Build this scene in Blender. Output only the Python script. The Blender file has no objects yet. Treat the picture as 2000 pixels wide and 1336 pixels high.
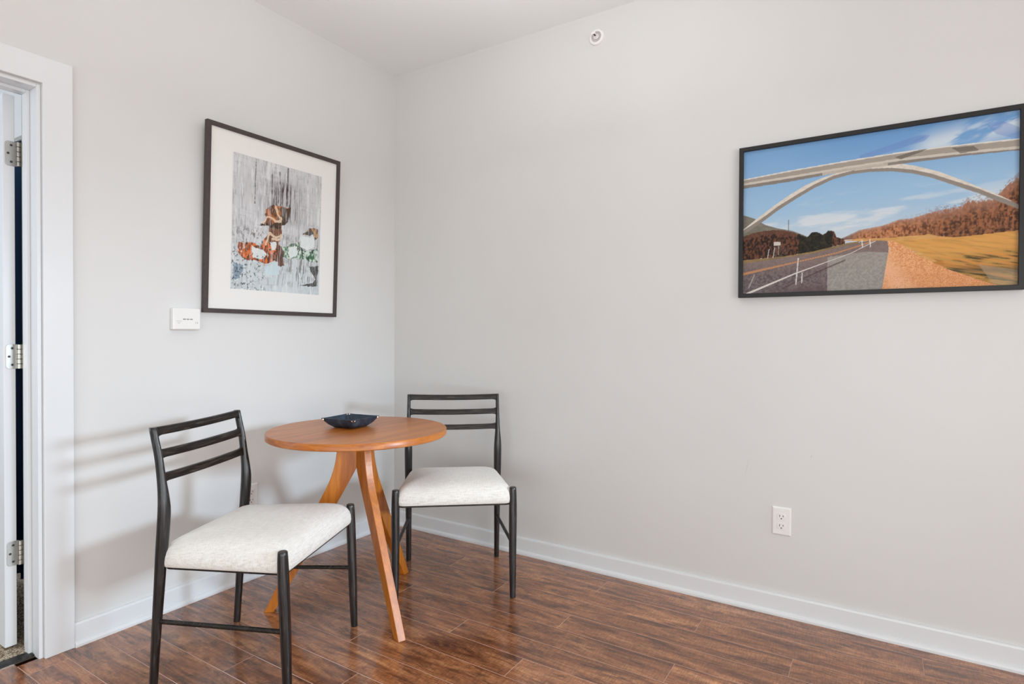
import bpy, bmesh, math, random
import numpy as np
from mathutils import Vector, Matrix
random.seed(7)
C = bpy.context.scene.collection
PI = math.pi

# ---------------------------------------------------------------- camera
CAM = dict(f=1137.27, yaw=0.56131, pitch=-0.01098, roll=0.00417, loc=(2.518, -2.64674, 1.15973))
cd = bpy.data.cameras.new('camera'); cam = bpy.data.objects.new('camera', cd); C.objects.link(cam)
_y, _p, _r = CAM['yaw'], CAM['pitch'], CAM['roll']
_F = Vector((-math.sin(_y)*math.cos(_p), math.cos(_y)*math.cos(_p), math.sin(_p)))
_R = Vector((math.cos(_y), math.sin(_y), 0)); _U = _R.cross(_F)
_R2 = _R*math.cos(_r) + _U*math.sin(_r); _U2 = -_R*math.sin(_r) + _U*math.cos(_r)
cam.matrix_world = Matrix(((_R2.x, _U2.x, -_F.x, CAM['loc'][0]), (_R2.y, _U2.y, -_F.y, CAM['loc'][1]),
                           (_R2.z, _U2.z, -_F.z, CAM['loc'][2]), (0, 0, 0, 1)))
cd.sensor_width = 36.0; cd.sensor_fit = 'HORIZONTAL'; cd.lens = 36.0*CAM['f']/2000.0; cd.clip_start = 0.05
bpy.context.scene.camera = cam

# ---------------------------------------------------------------- world, lights, exposure
sc = bpy.context.scene
w = bpy.data.worlds.new('world'); sc.world = w; w.use_nodes = True
w.node_tree.nodes['Background'].inputs[0].default_value = (0.80, 0.88, 1.0, 1)
w.node_tree.nodes['Background'].inputs[1].default_value = 0.3

def area_light(name, loc, rot, sx, sy, power, color, spread=180):
    l = bpy.data.lights.new(name, 'AREA'); l.shape = 'RECTANGLE'; l.size = sx; l.size_y = sy
    l.energy = power; l.color = color; l.spread = math.radians(spread)
    o = bpy.data.objects.new(name, l); C.objects.link(o); o.location = loc; o.rotation_euler = rot
    return o
def aim(o, t):
    o.rotation_euler = (Vector(t)-o.location).to_track_quat('-Z', 'Y').to_euler(); return o
# low daylight through the window opposite the left wall: throws the soft chair shadows
aim(area_light('window_daylight', (5.62, -0.72, 1.68), (0, 0, 0), 0.75, 0.38, 6.2, (0.66, 0.83, 1.0), 36), (0, -1.05, 0.35))
# daylight through the tall glazing further along the window wall
area_light('side_glazing_daylight', (5.64, -3.7, 1.05), (0, math.radians(90), 0), 1.8, 2.7, 96, (1.0, 0.975, 0.945))
# added fill in front of the solid back wall, brightening the right wall
area_light('back_fill', (3.0, -5.4, 0.9), (math.radians(90), 0, 0), 3.5, 1.4, 54, (0.78, 0.93, 1.0))
# added fill without a lamp body, facing up to brighten the ceiling
area_light('ceiling_fill', (1.45, -1.25, 2.16), (math.radians(180), 0, 0), 0.5, 0.5, 9.5, (1.0, 1.0, 1.0))
# daylight in the bedroom beyond the open door
area_light('bedroom_daylight', (-1.7, -3.45, 1.4), (math.radians(90), 0, 0), 1.6, 1.8, 36, (0.80, 0.89, 1.0))
sc.view_settings.view_transform = 'Standard'; sc.view_settings.look = 'None'
sc.view_settings.gamma = 1.0; sc.view_settings.use_curve_mapping = False
sc.view_settings.exposure = 0.0

# ---------------------------------------------------------------- helpers
def tag(o, label=None, cat=None, group=None, kind=None):
    if label: o['label'] = label
    if cat: o['category'] = cat
    if group: o['group'] = group
    if kind: o['kind'] = kind
    return o

def thing(name, label, cat, loc=(0, 0, 0), rot=(0, 0, 0), group=None, kind=None):
    o = bpy.data.objects.new(name, None); C.objects.link(o); o.empty_display_size = 0.05
    o.location = loc; o.rotation_euler = rot
    return tag(o, label, cat, group, kind)

def obj(name, bm, mat, parent=None, smooth=False, bevel=0, segs=2, label=None):
    me = bpy.data.meshes.new(name); bmesh.ops.recalc_face_normals(bm, faces=bm.faces)
    bm.to_mesh(me); bm.free()
    for m in (mat if isinstance(mat, (list, tuple)) else [mat]): me.materials.append(m)
    o = bpy.data.objects.new(name, me); C.objects.link(o)
    if parent: o.parent = parent
    if bevel:
        b = o.modifiers.new('bevel', 'BEVEL'); b.width = bevel; b.segments = segs; b.limit_method = 'ANGLE'
        b.angle_limit = math.radians(35); b.harden_normals = False
    if smooth:
        for p in me.polygons: p.use_smooth = True
        if bevel == 0 and smooth == 'auto':
            me.set_sharp_from_angle(angle=math.radians(40))
    if label: o['label'] = label
    return o

def box(bm, x0, x1, y0, y1, z0, z1):
    v = [bm.verts.new(p) for p in ((x0,y0,z0),(x1,y0,z0),(x1,y1,z0),(x0,y1,z0),(x0,y0,z1),(x1,y0,z1),(x1,y1,z1),(x0,y1,z1))]
    for f in ((0,3,2,1),(4,5,6,7),(0,1,5,4),(1,2,6,5),(2,3,7,6),(3,0,4,7)): bm.faces.new([v[i] for i in f])
    return bm
def new(): return bmesh.new()

def loft(bm, rings, closed=True, cap=True):
    R = [[bm.verts.new(p) for p in r] for r in rings]; n = len(R[0])
    for a, b in zip(R[:-1], R[1:]):
        for i in range(n if closed else n-1):
            j = (i+1) % n; bm.faces.new((a[i], a[j], b[j], b[i]))
    if cap: bm.faces.new(R[0][::-1]); bm.faces.new(R[-1])
    return R

def catmull(P, n=5):
    P = [np.array(p, float) for p in P]; Q = [2*P[0]-P[1]] + P + [2*P[-1]-P[-2]]; out = []
    for i in range(1, len(Q)-2):
        for k in range(n):
            t = k/n; a, b, c, d = Q[i-1], Q[i], Q[i+1], Q[i+2]
            out.append(0.5*((2*b)+(c-a)*t+(2*a-5*b+4*c-d)*t*t+(-a+3*b-3*c+d)*t**3))
    out.append(P[-1]); return out

def post(bm, P, seg=20, sub=4, square=0.0):
    """P rows: x, y, z, rx, ry - a stick that runs upward, with elliptical sections in x and y"""
    rows = catmull(P, sub); rings = []
    for q in rows:
        ring = []
        for k in range(seg):
            a = 2*PI*k/seg; c, s = math.cos(a), math.sin(a)
            m = 1.0/((abs(c)**(2+square*4)+abs(s)**(2+square*4))**(1/(2+square*4)))
            ring.append((q[0]+q[3]*c*m, q[1]+q[4]*s*m, q[2]))
        rings.append(ring)
    # small rounded ends
    def end(ring, dz):
        c = np.mean(ring, 0); return [tuple(np.array(c)+(np.array(p)-c)*0.86+np.array((0,0,dz))) for p in ring]
    rings = [end(rings[0], -0.0)] + [[(p[0],p[1],p[2]+0.0015) for p in rings[0]]] + rings[1:] + [end(rings[-1], 0.0022)]
    loft(bm, rings)

def rod(bm, a, b, r, seg=14, r2=None):
    a = Vector(a); b = Vector(b); d = (b-a).normalized()
    u = d.orthogonal().normalized(); v = d.cross(u); rings = []
    for p, rr in ((a, r), (b, r2 or r)):
        rings.append([tuple(p+u*math.cos(2*PI*k/seg)*rr+v*math.sin(2*PI*k/seg)*rr) for k in range(seg)])
    loft(bm, rings)

def disc_stack(bm, prof, c=(0,0,0), axis='z', seg=48):
    """prof: list of (radius, height) along the axis"""
    rings = []
    for r, h in prof:
        ring = []
        for k in range(seg):
            a = 2*PI*k/seg; u, v = r*math.cos(a), r*math.sin(a)
            ring.append({'z': (c[0]+u, c[1]+v, c[2]+h), 'x': (c[0]+h, c[1]+u, c[2]+v), 'y': (c[0]+u, c[1]-h, c[2]+v)}[axis])
        rings.append(ring)
    loft(bm, rings)

# ---------------------------------------------------------------- materials
class N:
    def __init__(s, name):
        s.m = bpy.data.materials.new(name); s.m.use_nodes = True; s.t = s.m.node_tree; s.b = s.t.nodes['Principled BSDF']
    def n(s, typ, **kw):
        x = s.t.nodes.new('ShaderNode'+typ)
        for k, v in kw.items():
            if k.startswith('i_'):
                key = k[2:]; key = int(key) if key.isdigit() else key.replace('_', ' ')
                x.inputs[key].default_value = v
            else: setattr(x, k, v)
        return x
    def l(s, a, b): s.t.links.new(a, b)
    def ramp(s, src, stops, interp='LINEAR'):
        r = s.n('ValToRGB'); r.color_ramp.interpolation = interp
        e = r.color_ramp.elements
        while len(e) < len(stops): e.new(0.5)
        for q, (p, c) in zip(e, stops): q.position = p; q.color = (*c, 1) if len(c) == 3 else c
        s.l(src, r.inputs[0]); return r.outputs[0]
    def mix(s, fac, a, b, mode='MIX'):
        x = s.n('Mix', data_type='RGBA', blend_type=mode)
        for inp, v in ((x.inputs[0], fac), (x.inputs[6], a), (x.inputs[7], b)):
            if hasattr(v, 'default_value') or hasattr(v, 'is_linked'): s.l(v, inp)
            else: inp.default_value = v if not isinstance(v, tuple) else ((*v, 1) if len(v) == 3 else v)
        return x.outputs[2]
    def noise(s, scale, detail=4, rough=0.5, vec=None, dist=0):
        x = s.n('TexNoise', i_Scale=scale, i_Detail=detail, i_Roughness=rough, i_Distortion=dist)
        if vec is not None: s.l(vec, x.inputs[0])
        return x.outputs[0]
    def coords(s, scale=(1,1,1), rot=(0,0,0), kind='Object'):
        tc = s.n('TexCoord'); mp = s.n('Mapping'); mp.inputs['Scale'].default_value = scale
        mp.inputs['Rotation'].default_value = rot; s.l(tc.outputs[kind], mp.inputs[0]); return mp.outputs[0]
    def bump(s, h, strength=0.2, dist=0.001):
        x = s.n('Bump', i_Strength=strength, i_Distance=dist); s.l(h, x.inputs['Height']); s.l(x.outputs[0], s.b.inputs['Normal'])
    def set(s, **kw):
        for k, v in kw.items():
            i = s.b.inputs[k.replace('_', ' ')]; i.default_value = (*v, 1) if isinstance(v, tuple) and len(v) == 3 else v
        return s
def srgb(r, g, b):
    f = lambda c: (c/255/12.92) if c <= 10 else ((c/255+0.055)/1.055)**2.4
    return (f(r), f(g), f(b))

def paint(name, col, rough=0.6, bump=0.0, var=0.02, scale=220):
    m = N(name); m.set(Roughness=rough); v = m.coords()
    a = tuple(c*(1-var) for c in col); b = tuple(min(1, c*(1+var)) for c in col)
    m.l(m.ramp(m.noise(1.3, 3, 0.5, v), [(0.3, a), (0.7, b)]), m.b.inputs['Base Color'])
    if bump: m.bump(m.noise(scale, 3, 0.6, v), bump, 0.0008)
    return m.m
M = {}
M['wall'] = paint('wall_paint', srgb(219, 218, 216), 0.42, 0.10)
M['ceiling'] = paint('ceiling_paint', srgb(248, 250, 251), 0.8, 0.06)
M['trim'] = paint('trim_paint', srgb(227, 229, 231), 0.28, 0.0, 0.008)
M['plastic'] = paint('white_plastic', srgb(238, 236, 233), 0.3, 0.0, 0.01)
M['slot'] = paint('dark_slot', srgb(60, 55, 52), 0.6, 0, 0.05)
M['print_grey'] = paint('grey_print', srgb(120, 118, 116), 0.6, 0, 0.05)
M['faint_print'] = paint('faint_print', srgb(196, 190, 189), 0.6, 0, 0.03)
M['mount'] = paint('white_mount_board', srgb(244, 240, 238), 0.75, 0.04, 0.006)
M['navy'] = paint('navy_panel', srgb(34, 66, 100), 0.9, 0.1, 0.15)
M['scuff'] = paint('scuff_grey', srgb(205, 203, 200), 0.6, 0, 0.03)

def metal(name, col, rough):
    m = N(name); m.set(Metallic=1.0, Roughness=rough); v = m.coords()
    m.l(m.ramp(m.noise(40, 3, 0.6, v), [(0.3, tuple(c*.9 for c in col)), (0.7, col)]), m.b.inputs['Base Color']); return m.m
M['nickel'] = metal('satin_nickel', srgb(190, 188, 182), 0.3)
M['rivet'] = metal('rivet_metal', srgb(232, 214, 205), 0.2)
M['brass_strip'] = metal('threshold_edge_metal', srgb(190, 176, 160), 0.3)

def frame_mat(name, col, rough=0.45):
    m = N(name); m.set(Roughness=rough); v = m.coords((60, 60, 60))
    m.l(m.ramp(m.noise(1, 4, 0.6, v), [(0.3, tuple(c*.8 for c in col)), (0.75, tuple(c*1.2 for c in col))]), m.b.inputs['Base Color'])
    m.bump(m.noise(3, 3, 0.6, v), 0.1, 0.0006); return m.m
M['frame_brown'] = frame_mat('brown_black_frame', srgb(68, 58, 56), 0.55)
M['frame_black'] = frame_mat('black_frame', srgb(22, 19, 17), 0.45)

def black_wood():
    m = N('black_stained_oak'); v = m.coords((140, 140, 9)); w_ = m.noise(1, 6, 0.7, v, 0.6)
    m.l(m.ramp(w_, [(0.34, srgb(4, 3, 3)), (0.52, srgb(14, 11, 11)), (0.60, srgb(40, 34, 32)), (0.72, srgb(98, 86, 80))]), m.b.inputs['Base Color'])
    m.l(m.ramp(w_, [(0.3, (.26,)*3), (0.8, (.42,)*3)]), m.b.inputs['Roughness']); m.set(Specular_IOR_Level=0.7); m.bump(w_, 0.45, 0.0007); return m.m
def black_wood_x():
    m = N('black_stained_oak_rails'); v = m.coords((9, 140, 140)); w_ = m.noise(1, 6, 0.7, v, 0.6)
    m.l(m.ramp(w_, [(0.34, srgb(8, 6, 5)), (0.5, srgb(26, 22, 19)), (0.60, srgb(58, 49, 42)), (0.75, srgb(98, 88, 78))]), m.b.inputs['Base Color'])
    m.set(Roughness=0.45, Specular_IOR_Level=0.35); m.bump(w_, 0.35, 0.0007); return m.m
M['black_wood'] = black_wood(); M['black_wood_x'] = black_wood_x()

def linen():
    m = N('oatmeal_linen'); m.set(Roughness=0.95, Sheen_Weight=0.25, Sheen_Roughness=0.5)
    a = m.noise(1, 3, 0.7, m.coords((900, 26, 120))); b = m.noise(1, 3, 0.7, m.coords((26, 900, 120)))
    mx = m.n('Math', operation='ADD'); m.l(a, mx.inputs[0]); m.l(b, mx.inputs[1])
    hf = m.n('Math', operation='MULTIPLY', i_1=0.5); m.l(mx.outputs[0], hf.inputs[0])
    m.l(m.ramp(hf.outputs[0], [(0.36, srgb(206, 198, 188)), (0.5, srgb(232, 228, 221)), (0.64, srgb(244, 241, 236))]), m.b.inputs['Base Color'])
    m.bump(hf.outputs[0], 0.5, 0.0012); return m.m
M['linen'] = linen()

def walnut(name, scale, tint=1.0, rough=0.42):
    m = N(name); v = m.coords(scale); w_ = m.noise(1, 6, 0.62, v, 0.8); big = m.noise(0.25, 3, 0.5, v, 0.4)
    c = lambda r, g, b: tuple(x*tint for x in srgb(r, g, b))
    base = m.ramp(w_, [(0.28, c(130, 62, 8)), (0.5, c(174, 94, 14)), (0.72, c(206, 124, 30))])
    m.l(m.mix(m.ramp(big, [(0.35, (0,)*3), (0.65, (1,)*3)]), base, m.mix(0.35, base, c(216, 134, 38))), m.b.inputs['Base Color'])
    m.set(Roughness=rough, Coat_Weight=0.35, Coat_Roughness=0.28); m.bump(w_, 0.08, 0.0005); return m.m
M['walnut_top'] = walnut('walnut_top', (14, 1.6, 14)); M['walnut_edge'] = walnut('walnut_edge', (10, 10, 60)); M['walnut_leg'] = walnut('walnut_leg', (45, 45, 4.5))

def leather():
    m = N('navy_leather'); v = m.coords((1, 1, 1))
    m.l(m.ramp(m.noise(30, 5, 0.6, v), [(0.3, srgb(20, 30, 42)), (0.55, srgb(42, 62, 80)), (0.85, srgb(78, 100, 118))]), m.b.inputs['Base Color'])
    m.set(Roughness=0.38); m.bump(m.noise(260, 3, 0.6, v), 0.25, 0.0008); return m.m
M['leather'] = leather()

def floor_mat():
    m = N('hand_scraped_laminate'); v = m.coords()
    at = m.n('Attribute', attribute_name='plank'); sep = m.n('SeparateColor'); m.l(at.outputs['Color'], sep.inputs[0])
    off = m.n('VectorMath', operation='MULTIPLY_ADD'); off.inputs[1].default_value = (37, 53, 11); m.l(at.outputs['Color'], off.inputs[0]); m.l(v, off.inputs[2])
    p = off.outputs[0]
    def mp(sx, sy):
        q = m.n('Mapping'); q.inputs['Scale'].default_value = (sx, sy, 1); m.l(p, q.inputs[0]); return q.outputs[0]
    streak = m.noise(1, 8, 0.74, mp(2.6, 20), 0.9)      # long grain bands
    blot = m.noise(1, 9, 0.78, mp(6, 22), 0.5)            # cloudy dark patches
    chat = m.noise(1, 4, 0.7, mp(190, 26), 0.4)          # fine marks across the grain
    fine = m.noise(1, 5, 0.75, mp(24, 110), 0.3)
    base = m.ramp(streak, [(0.33, srgb(104, 58, 34)), (0.44, srgb(150, 92, 58)), (0.54, srgb(190, 124, 80)), (0.66, srgb(224, 158, 106))])
    dark = m.mix(m.ramp(blot, [(0.37, (0.80,)*3), (0.52, (0,)*3)]), base, srgb(66, 30, 17))
    c3 = m.mix(m.ramp(chat, [(0.40, (0.38,)*3), (0.58, (0,)*3)]), dark, srgb(66, 38, 26))
    c4 = m.mix(m.ramp(fine, [(0.40, (0.22,)*3), (0.60, (0,)*3)]), c3, srgb(84, 48, 32))
    tone = m.n('MapRange'); tone.inputs['To Min'].default_value = 0.86; tone.inputs['To Max'].default_value = 1.14
    m.l(sep.outputs[0], tone.inputs['Value'])
    sc_ = m.n('VectorMath', operation='SCALE'); m.l(c4, sc_.inputs[0]); m.l(tone.outputs[0], sc_.inputs['Scale'])
    with_seam_glint = m.mix(sep.outputs[2], sc_.outputs[0], srgb(206, 164, 142))  # highlight along the plank bevels, painted in as a pale pinkish colour
    m.l(with_seam_glint, m.b.inputs['Base Color'])
    m.l(m.ramp(chat, [(0.3, (0.20,)*3), (0.7, (0.25,)*3)]), m.b.inputs['Roughness'])
    m.set(Coat_Weight=0.55, Coat_Roughness=0.11, Specular_IOR_Level=0.5)
    m.bump(fine, 0.03, 0.001)
    return m.m
M['floor'] = floor_mat()

def carpet_mat():
    m = N('beige_carpet'); v = m.coords()
    m.l(m.ramp(m.noise(150, 3, 0.75, v), [(0.38, srgb(84, 64, 46)), (0.5, srgb(176, 154, 126)), (0.62, srgb(232, 218, 196))]), m.b.inputs['Base Color'])
    m.set(Roughness=1.0); m.bump(m.noise(230, 3, 0.7, v), 1.0, 0.006); return m.m
M['carpet'] = carpet_mat()

def print_mat(name):
    m = N(name); at = m.n('Attribute', attribute_name='ink'); v = m.coords()
    m.l(m.mix(m.ramp(m.noise(400, 2, 0.5, v), [(0.35, (0.06,)*3), (0.6, (0,)*3)]), at.outputs['Color'], (1, 1, 1), 'SOFT_LIGHT'), m.b.inputs['Base Color'])
    m.set(Roughness=0.7, Specular_IOR_Level=0.2); return m.m
M['print'] = print_mat('printed_paper')
def glass_mat():
    m = N('picture_glass'); m.t.nodes.remove(m.b)
    out = [n for n in m.t.nodes if n.type == 'OUTPUT_MATERIAL'][0]
    tr = m.n('BsdfTransparent'); tr.inputs[0].default_value = (0.985, 0.99, 0.985, 1)
    gl = m.n('BsdfGlossy'); gl.inputs['Roughness'].default_value = 0.015
    fr0 = m.n('Fresnel', i_IOR=1.45); ge = m.n('NewGeometry'); fr = m.n('Math', operation='MULTIPLY'); iv = m.n('Math', operation='SUBTRACT', i_0=1.0)
    m.l(ge.outputs['Backfacing'], iv.inputs[1]); m.l(fr0.outputs[0], fr.inputs[0]); m.l(iv.outputs[0], fr.inputs[1]); mx = m.n('MixShader'); m.l(fr.outputs[0], mx.inputs[0]); m.l(tr.outputs[0], mx.inputs[1]); m.l(gl.outputs[0], mx.inputs[2])
    m.l(mx.outputs[0], out.inputs[0]); return m.m
M['glass'] = glass_mat()

# ---------------------------------------------------------------- the room
H = 2.74; RX = 5.7; BY = -5.55
D0, D1, DT = -2.62, -1.797, 2.028          # doorway in the left wall
def structure(name, bm, mat, parent=None, **kw):
    o = obj(name, bm, mat, parent, **kw)
    if not parent: o['kind'] = 'structure'
    return o
WT = 0.13
# left wall with the doorway
bm = new(); box(bm, -WT, 0, D1+0.012, 0, 0, H); box(bm, -WT, 0, BY, D0-0.012, 0, H); box(bm, -WT, 0, D0-0.012, D1+0.012, DT+0.012, H)
structure('wall_left', bm, M['wall'])
bm = new(); box(bm, -WT, RX+0.15, 0, 0.13, 0, H); wall_right = structure('wall_right', bm, M['wall'])
# wall_window: opening for the window
WY0, WY1, WZ0, WZ1 = -1.35, -0.1, 1.05, 2.2
VY0, VY1, VZ0, VZ1 = -5.1, -2.3, 0.1, 2.4
bm = new(); box(bm, RX, RX+0.15, WY1, 0, 0, H); box(bm, RX, RX+0.15, VY1, WY0, 0, H); box(bm, RX, RX+0.15, BY, VY0, 0, H)
box(bm, RX, RX+0.15, WY0, WY1, 0, WZ0); box(bm, RX, RX+0.15, WY0, WY1, WZ1, H)
box(bm, RX, RX+0.15, VY0, VY1, 0, VZ0); box(bm, RX, RX+0.15, VY0, VY1, VZ1, H); structure('wall_east', bm, M['wall'])
bm = new(); box(bm, -WT, RX+0.15, BY-0.15, BY, 0, H)
structure('wall_back', bm, M['wall'])
bm = new(); box(bm, -WT, RX+0.15, BY-0.15, 0.13, H, H+0.12); structure('ceiling', bm, M['ceiling'])

def window(name, bm_frame, bm_glass):
    f = structure(name, bm_frame, M['trim'], bevel=0.003); obj('pane', bm_glass, M['glass'], f); return f
bm = new()
for a, b, c, d in ((WY0, WY1, WZ0, WZ0+.05), (WY0, WY1, WZ1-.05, WZ1), (WY0, WY0+.05, WZ0+.05, WZ1-.05), (WY1-.05, WY1, WZ0+.05, WZ1-.05)):
    box(bm, RX+.03, RX+.09, a, b, c, d)
g = new(); box(g, RX+.055, RX+.061, WY0+.05, WY1-.05, WZ0+.05, WZ1-.05); window('window_1', bm, g)
bm = new(); VM = (VY0+VY1)/2
for a, b, c, d in ((VY0, VY1, VZ0, VZ0+.06), (VY0, VY1, VZ1-.06, VZ1), (VY0, VY0+.06, VZ0+.06, VZ1-.06), (VY1-.06, VY1, VZ0+.06, VZ1-.06), (VM-.03, VM+.03, VZ0+.06, VZ1-.06)):
    box(bm, RX+.03, RX+.09, a, b, c, d)
g = new(); box(g, RX+.055, RX+.061, VY0+.06, VM-.03, VZ0+.06, VZ1-.06); box(g, RX+.055, RX+.061, VM+.03, VY1-.06, VZ0+.06, VZ1-.06); window('window_2', bm, g)

# floor: one mesh of bevelled planks running along the right wall
def build_floor():
    seams = [0.10, -.0825, -.21, -.3425, -.4735, -.6035, -.7345, -.862, -.991, -1.1195, -1.245, -1.370, -1.489, -1.611, -1.7365, -1.8555]
    while seams[-1] > BY: seams.append(seams[-1]-0.1275)
    known = {0: 2.092, 1: 1.447, 2: 1.919, 3: 1.053, 4: 1.4485, 5: 0.703, 6: 1.1115, 7: 1.4505, 8: 0.833, 9: 0.30, 10: 1.02, 11: 0.62, 12: 0.236, 13: 0.95, 14: 1.3, 15: 0.55}
    L = 1.2165; rr = random.Random(11)
    V, F, colr = [], [], []
    g = 0.0011; dpt = 0.0012; ang = math.radians(-0.75)       # boards run a touch off the wall line
    def add(pts, col):
        i = len(V); V.extend(pts); F.append(tuple(range(i, i+len(pts)))); colr.append(col)
    for r in range(len(seams)-1):
        y1, y0 = seams[r], seams[r+1]
        j = known.get(r, rr.uniform(0, L)); x = j - math.ceil((j+0.3)/L)*L
        while x < RX+0.1:
            xa, xb = max(x, -WT-0.01 if D0 < (y0+y1)/2 < D1 else -0.01), min(x+L, RX+0.1); x += L
            if xb <= xa: continue
            t = (rr.random(), rr.random(), 0, 1)
            def sk(px, py, pz): return (px, py, pz)
            a, b, c, d = xa+g, xb-g, y0+g, y1-g
            top = [sk(a, c, 0), sk(b, c, 0), sk(b, d, 0), sk(a, d, 0)]; add(top, t)
            out = [sk(xa, y0, -dpt), sk(xb, y0, -dpt), sk(xb, y1, -dpt), sk(xa, y1, -dpt)]
            for k in range(4):
                q = (k+1) % 4; add([out[k], out[q], top[q], top[k]], (t[0], t[1], 1, 1))
    add([(-WT-.01, BY-.1, -0.03), (RX+.1, BY-.1, -0.03), (RX+.1, .1, -0.03), (-WT-.01, .1, -0.03)][::-1], (0, 0, 1, 1))
    me = bpy.data.meshes.new('floor'); me.from_pydata(V, [], F); me.update()
    ca = me.color_attributes.new('plank', 'FLOAT_COLOR', 'CORNER'); arr = []
    for f, c in zip(F, colr): arr.extend(list(c)*len(f))
    ca.data.foreach_set('color', arr); me.materials.append(M['floor'])
    o = bpy.data.objects.new('floor', me); C.objects.link(o); o['kind'] = 'structure'
build_floor()

# baseboards with a rounded shoe moulding
def baseboard(name, axis, a, b):
    prof = [(0, 0), (0.024, 0), (0.024, 0.009), (0.0215, 0.016), (0.017, 0.020), (0.0125, 0.0215), (0.0125, 0.080), (0.0105, 0.0868), (0.006, 0.0885), (0, 0.0885)]
    bm = new(); rings = []
    for s in (a, b):
        rings.append([(d, s, z) if axis == 'y' else (s, -d, z) for d, z in prof])
    loft(bm, rings); return structure(name, bm, M['trim'])
baseboard('baseboard_left', 'y', -1.693, -0.0)
baseboard('baseboard_right', 'x', 0.0, RX)
baseboard('baseboard_back_left', 'y', BY, D0-.103)

# door casing, jamb and stop
bm = new()
CX = 0.018
P = [(D0-.103, 0), (D0-.013, 0), (D0-.013, 2.043), (-1.784, 2.043), (-1.784, 0), (-1.693, 0), (-1.693, 2.137), (D0-.103, 2.137)]
loft(bm, [[(x, y, z) for y, z in P] for x in (0, CX)])
structure('trim_1', bm, M['trim'], bevel=0.002)
bm = new()
box(bm, -WT-.002, 0.002, D1, D1+0.012, 0, DT+.012); box(bm, -WT-.002, 0.002, D0-.012, D0, 0, DT+.012); box(bm, -WT-.002, 0.002, D0, D1, DT, DT+.012)
structure('trim_2', bm, M['trim'], bevel=0.0015)
bm = new()
box(bm, -.092, -.057, D1-.011, D1, 0, DT); box(bm, -.092, -.057, D0, D0+.011, 0, DT); box(bm, -.092, -.057, D0+.011, D1-.011, DT-.011, DT)
structure('trim_3', bm, M['trim'], bevel=0.0015)
# threshold where the boards meet the carpet
bm = new(); box(bm, -.078, -.036, D0, D1, 0.0, 0.009); tr = structure('trim_4', bm, M['black_wood_x'], bevel=0.003)
bm = new(); box(bm, -.036, -.030, D0, D1, 0.0, 0.004); obj('metal_edge', bm, M['brass_strip'], tr, label='pale metal edge along the dark threshold')

# the bedroom beyond
structure('wall_bedroom_side', box(new(), -2.9, -WT, -1.30, -1.20, 0, H), M['wall'])
structure('wall_bedroom_end', box(new(), -2.9, -2.8, -3.7, -1.30, 0, H), M['wall'])
structure('wall_bedroom_near', box(new(), -2.9, -WT, -3.8, -3.7, 0, H), M['wall'])
structure('ceiling_bedroom', box(new(), -2.9, -WT, -3.8, -1.2, H, H+.12), M['ceiling'])
c = structure('floor_bedroom', box(new(), -2.9, -WT, -3.7, -1.30, -0.03, -0.001), M['floor'])
tag(obj('carpet', box(new(), -2.8, -.079, -3.7, -1.30, -0.0005, 0.009), M['carpet']), 'beige flecked carpet pile just beyond the open doorway', 'carpet', kind='stuff')
M_c = new()
rings = []
for z in (0.07, 0.6, 1.2, 1.8, 2.03):
    rings.append([(-0.2-0.9*k/60, -1.60+0.02*math.sin(k*0.9)*(0.6+0.4*(2.03-z)), z) for k in range(61)])
loft(M_c, rings, closed=False, cap=False)
cu = obj('dark_panel', M_c, M['navy'], smooth=True); so = cu.modifiers.new('solid', 'SOLIDIFY'); so.thickness = 0.004  # wavy dark blue panel filling the gap behind the door
tag(cu, 'dark blue hanging panel in the gap behind the open door', 'dark_panel')
rd = new(); rod(rd, (-0.16, -1.60, 2.035), (-1.15, -1.60, 2.035), 0.012); obj('dark_panel_rod', rd, M['nickel'], cu)

# the open door, hinged at the jamb
door = structure('door_1', box(new(), -.150-.76, -.150, -1.846, -1.811, 0.018, DT-.004), M['trim'], bevel=0.002)
for i, z in enumerate((1.812, 1.076, 0.357)):
    hb = new()
    # leaf on the door edge (rounded corners)
    pts = []
    yr, yl, hh, rad = -1.806, -1.840, 0.0445, 0.010
    for cy_, cz_, a0 in ((yl+rad, hh-rad, 90), (yl+rad, -hh+rad, 180)):
        for k in range(7):
            a = math.radians(a0+15*k); pts.append((cy_+rad*math.cos(a), cz_+rad*math.sin(a)))
    pts = [(yr, hh)] + pts + [(yr, -hh)]
    loft(hb, [[(x, p[0], z+p[1]) for p in pts] for x in (-.1495, -.1470)])
    h = obj('hinge', hb, M['nickel'], door, bevel=0.0006)
    for q in range(5):
        kb = new(); disc_stack(kb, [(0.0055, 0.0), (0.0068, .0008), (0.0068, .0163), (0.0055, .0171)], (-.142, -1.8035, z-hh+q*0.0178), seg=20)
        obj('knuckle', kb, M['nickel'], h, smooth='auto')
    jb = new(); box(jb, -.140, -.1, D1-.0012, D1-.0002, z-hh, z+hh); obj('jamb_leaf', jb, M['nickel'], h)
    for sy, sz in ((-1.822, .030), (-1.831, 0), (-1.822, -.030)):
        sb = new(); disc_stack(sb, [(0.0042, 0), (0.0042, .0006), (0.002, .0010)], (-.147, sy, z+sz), axis='x', seg=18)
        obj('screw', sb, M['slot'], h, label='dark screw head')

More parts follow.
